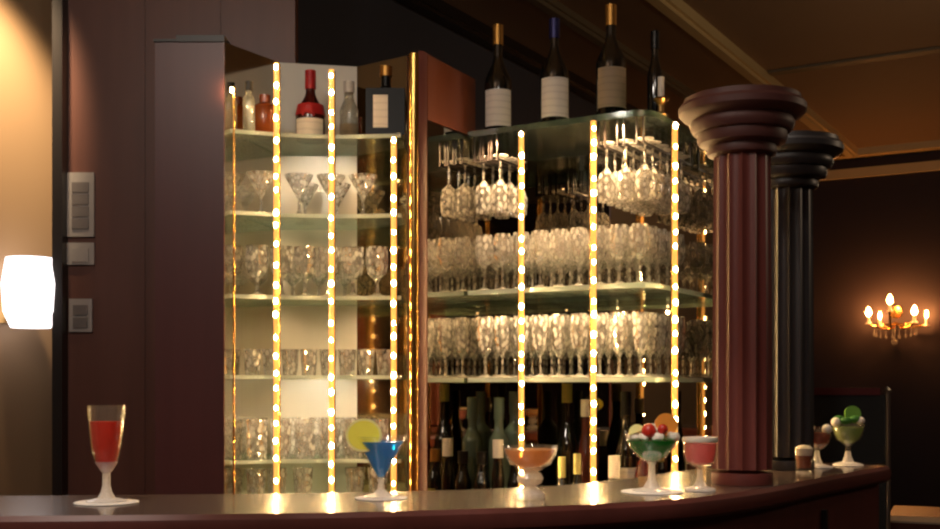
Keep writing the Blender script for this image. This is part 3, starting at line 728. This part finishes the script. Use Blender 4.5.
# table at the lower right
tx = empty('dining_table', (*XY(884,4.88),0), 'low table with pale linen runner at the lower right beyond the counter', 'table', rz=RZ+.12)
part('tabletop', MB().box(0,1.0,0,.75,.705,.74), M['table_wood'], tx, bevel=.004)
rn = part('linen_runner', MB().box(.004,.996,.004,.22,.7402,.748), M['cloth'], tx, bevel=.002, label='pale linen runner')
for a,b in ((.04,.04),(.96,.04),(.04,.71),(.96,.71)):
    part('leg', MB().box(a-.025,a+.025,b-.025,b+.025,0,.7048), M['table_wood'], tx, bevel=.003)
# ---------------------------------------------------------------- lights
def light(name, typ, loc, power, col, **k):
    l = bpy.data.lights.new(name, typ); l.energy = power; l.color = col
    for a,b in k.items(): setattr(l, a, b)
    o = bpy.data.objects.new(name, l); COL.objects.link(o); o.location = loc; return o
def aim(o, tgt):
    o.rotation_euler = (Vector(tgt)-o.location).to_track_quat('-Z','Y').to_euler()
WARM = (1,.74,.48); NEUT = (1,.88,.76)
# unseen fill lights added on the guests' side to brighten the fronts
for lx,ly,pw in ((-1.0,.75,30),(.2,.8,9),(-.6,-1.2,26)):
    light('ceiling_downlight','POINT',(lx,ly,2.78),pw,NEUT,shadow_soft_size=.10)
# wall washer on the cream wall
kk = (16-HX)/F; dd = (L0)/(D2.x*kk+D2.y)
tg = Vector((kk*dd, dd, EYE+(HY-125)/F*dd))
wp = R(L0+.30, tg.dot(D1)-.28, 2.72)
o = light('wall_washer','SPOT',wp,165,(1,.74,.44),spot_size=math.radians(46),spot_blend=1.0,shadow_soft_size=.04); aim(o,tg+Vector((-.03,0,-.02)))
# warm ceiling lamp out of frame on the right
light('ceiling_lamp','POINT',R(1.5,4.8,2.4),27,(1,.72,.48),shadow_soft_size=.15)
light('ceiling_lamp','POINT',R(-.6,5.2,2.2),3,(1,.72,.42),shadow_soft_size=.15)
# unseen fill spots added around the shelves to brighten the glasses
def spot(loc, tgt, pw, size=90, col=(1,.72,.42)):
    o = light('cabinet_spotlight','SPOT',loc,pw,col,spot_size=math.radians(size),spot_blend=.6,shadow_soft_size=.004); aim(o,tgt)
for t in (.10,.28,.46):
    spot(U(t,-.03,2.012), U(t,.20,1.55), 12, 130, (1,.64,.32)); spot(U(t,-.05,1.572), U(t,.20,1.30), 5.0, 130, (1,.64,.32))
for z in (1.985,1.773,1.553,1.343):
    for px in (262,352,376):
        spot((*XY(px,3.06),z), (*XY(px+4,3.16),z-.2), .9 if px<400 else .7, 130, (1,.68,.36))
for z in (1.985,1.343):
    spot((*XY(305,3.075),z), (*XY(312,3.20),z-.15), 1.3, 140, (1,.86,.66))
# narrow unseen spots added above the bar to brighten the drinks
for px,d,pw in ((106.5,1.90,44),(381,1.975,36),(530,1.965,36),(665,2.11,40),(830,2.75,22)):
    x,y = XY(px,d); spot((x-.35,y-.75,2.95),(x,y,1.2),pw,17,NEUT)
spot((*XY(290,3.10),1.335),(*XY(290,3.14),1.1),2.6,110)
w0 = bpy.data.worlds.new('room_air'); S.world = w0; w0.use_nodes = True
bg = w0.node_tree.nodes['Background']; bg.inputs[0].default_value = (.02,.016,.014,1); bg.inputs[1].default_value = .3
# ---------------------------------------------------------------- camera and view
cam = bpy.data.cameras.new('camera'); co = bpy.data.objects.new('camera', cam); COL.objects.link(co)
co.location = (0,0,EYE); co.rotation_euler = (PI/2,0,0)
cam.sensor_fit = 'HORIZONTAL'; cam.sensor_width = 36; cam.lens = 36*F/940
cam.shift_y = (HY-264.5)/940; cam.clip_start = .05
S.camera = co
S.view_settings.view_transform = 'Standard'; S.view_settings.look = 'None'; S.view_settings.gamma = 1; S.view_settings.exposure = 0.0
S.view_settings.use_curve_mapping = False
c = S.cycles
c.use_denoising = True
c.max_bounces = 10; c.transparent_max_bounces = 64; c.glossy_bounces = 6; c.diffuse_bounces = 4
c.sample_clamp_indirect = 6; c.filter_width = 2.4
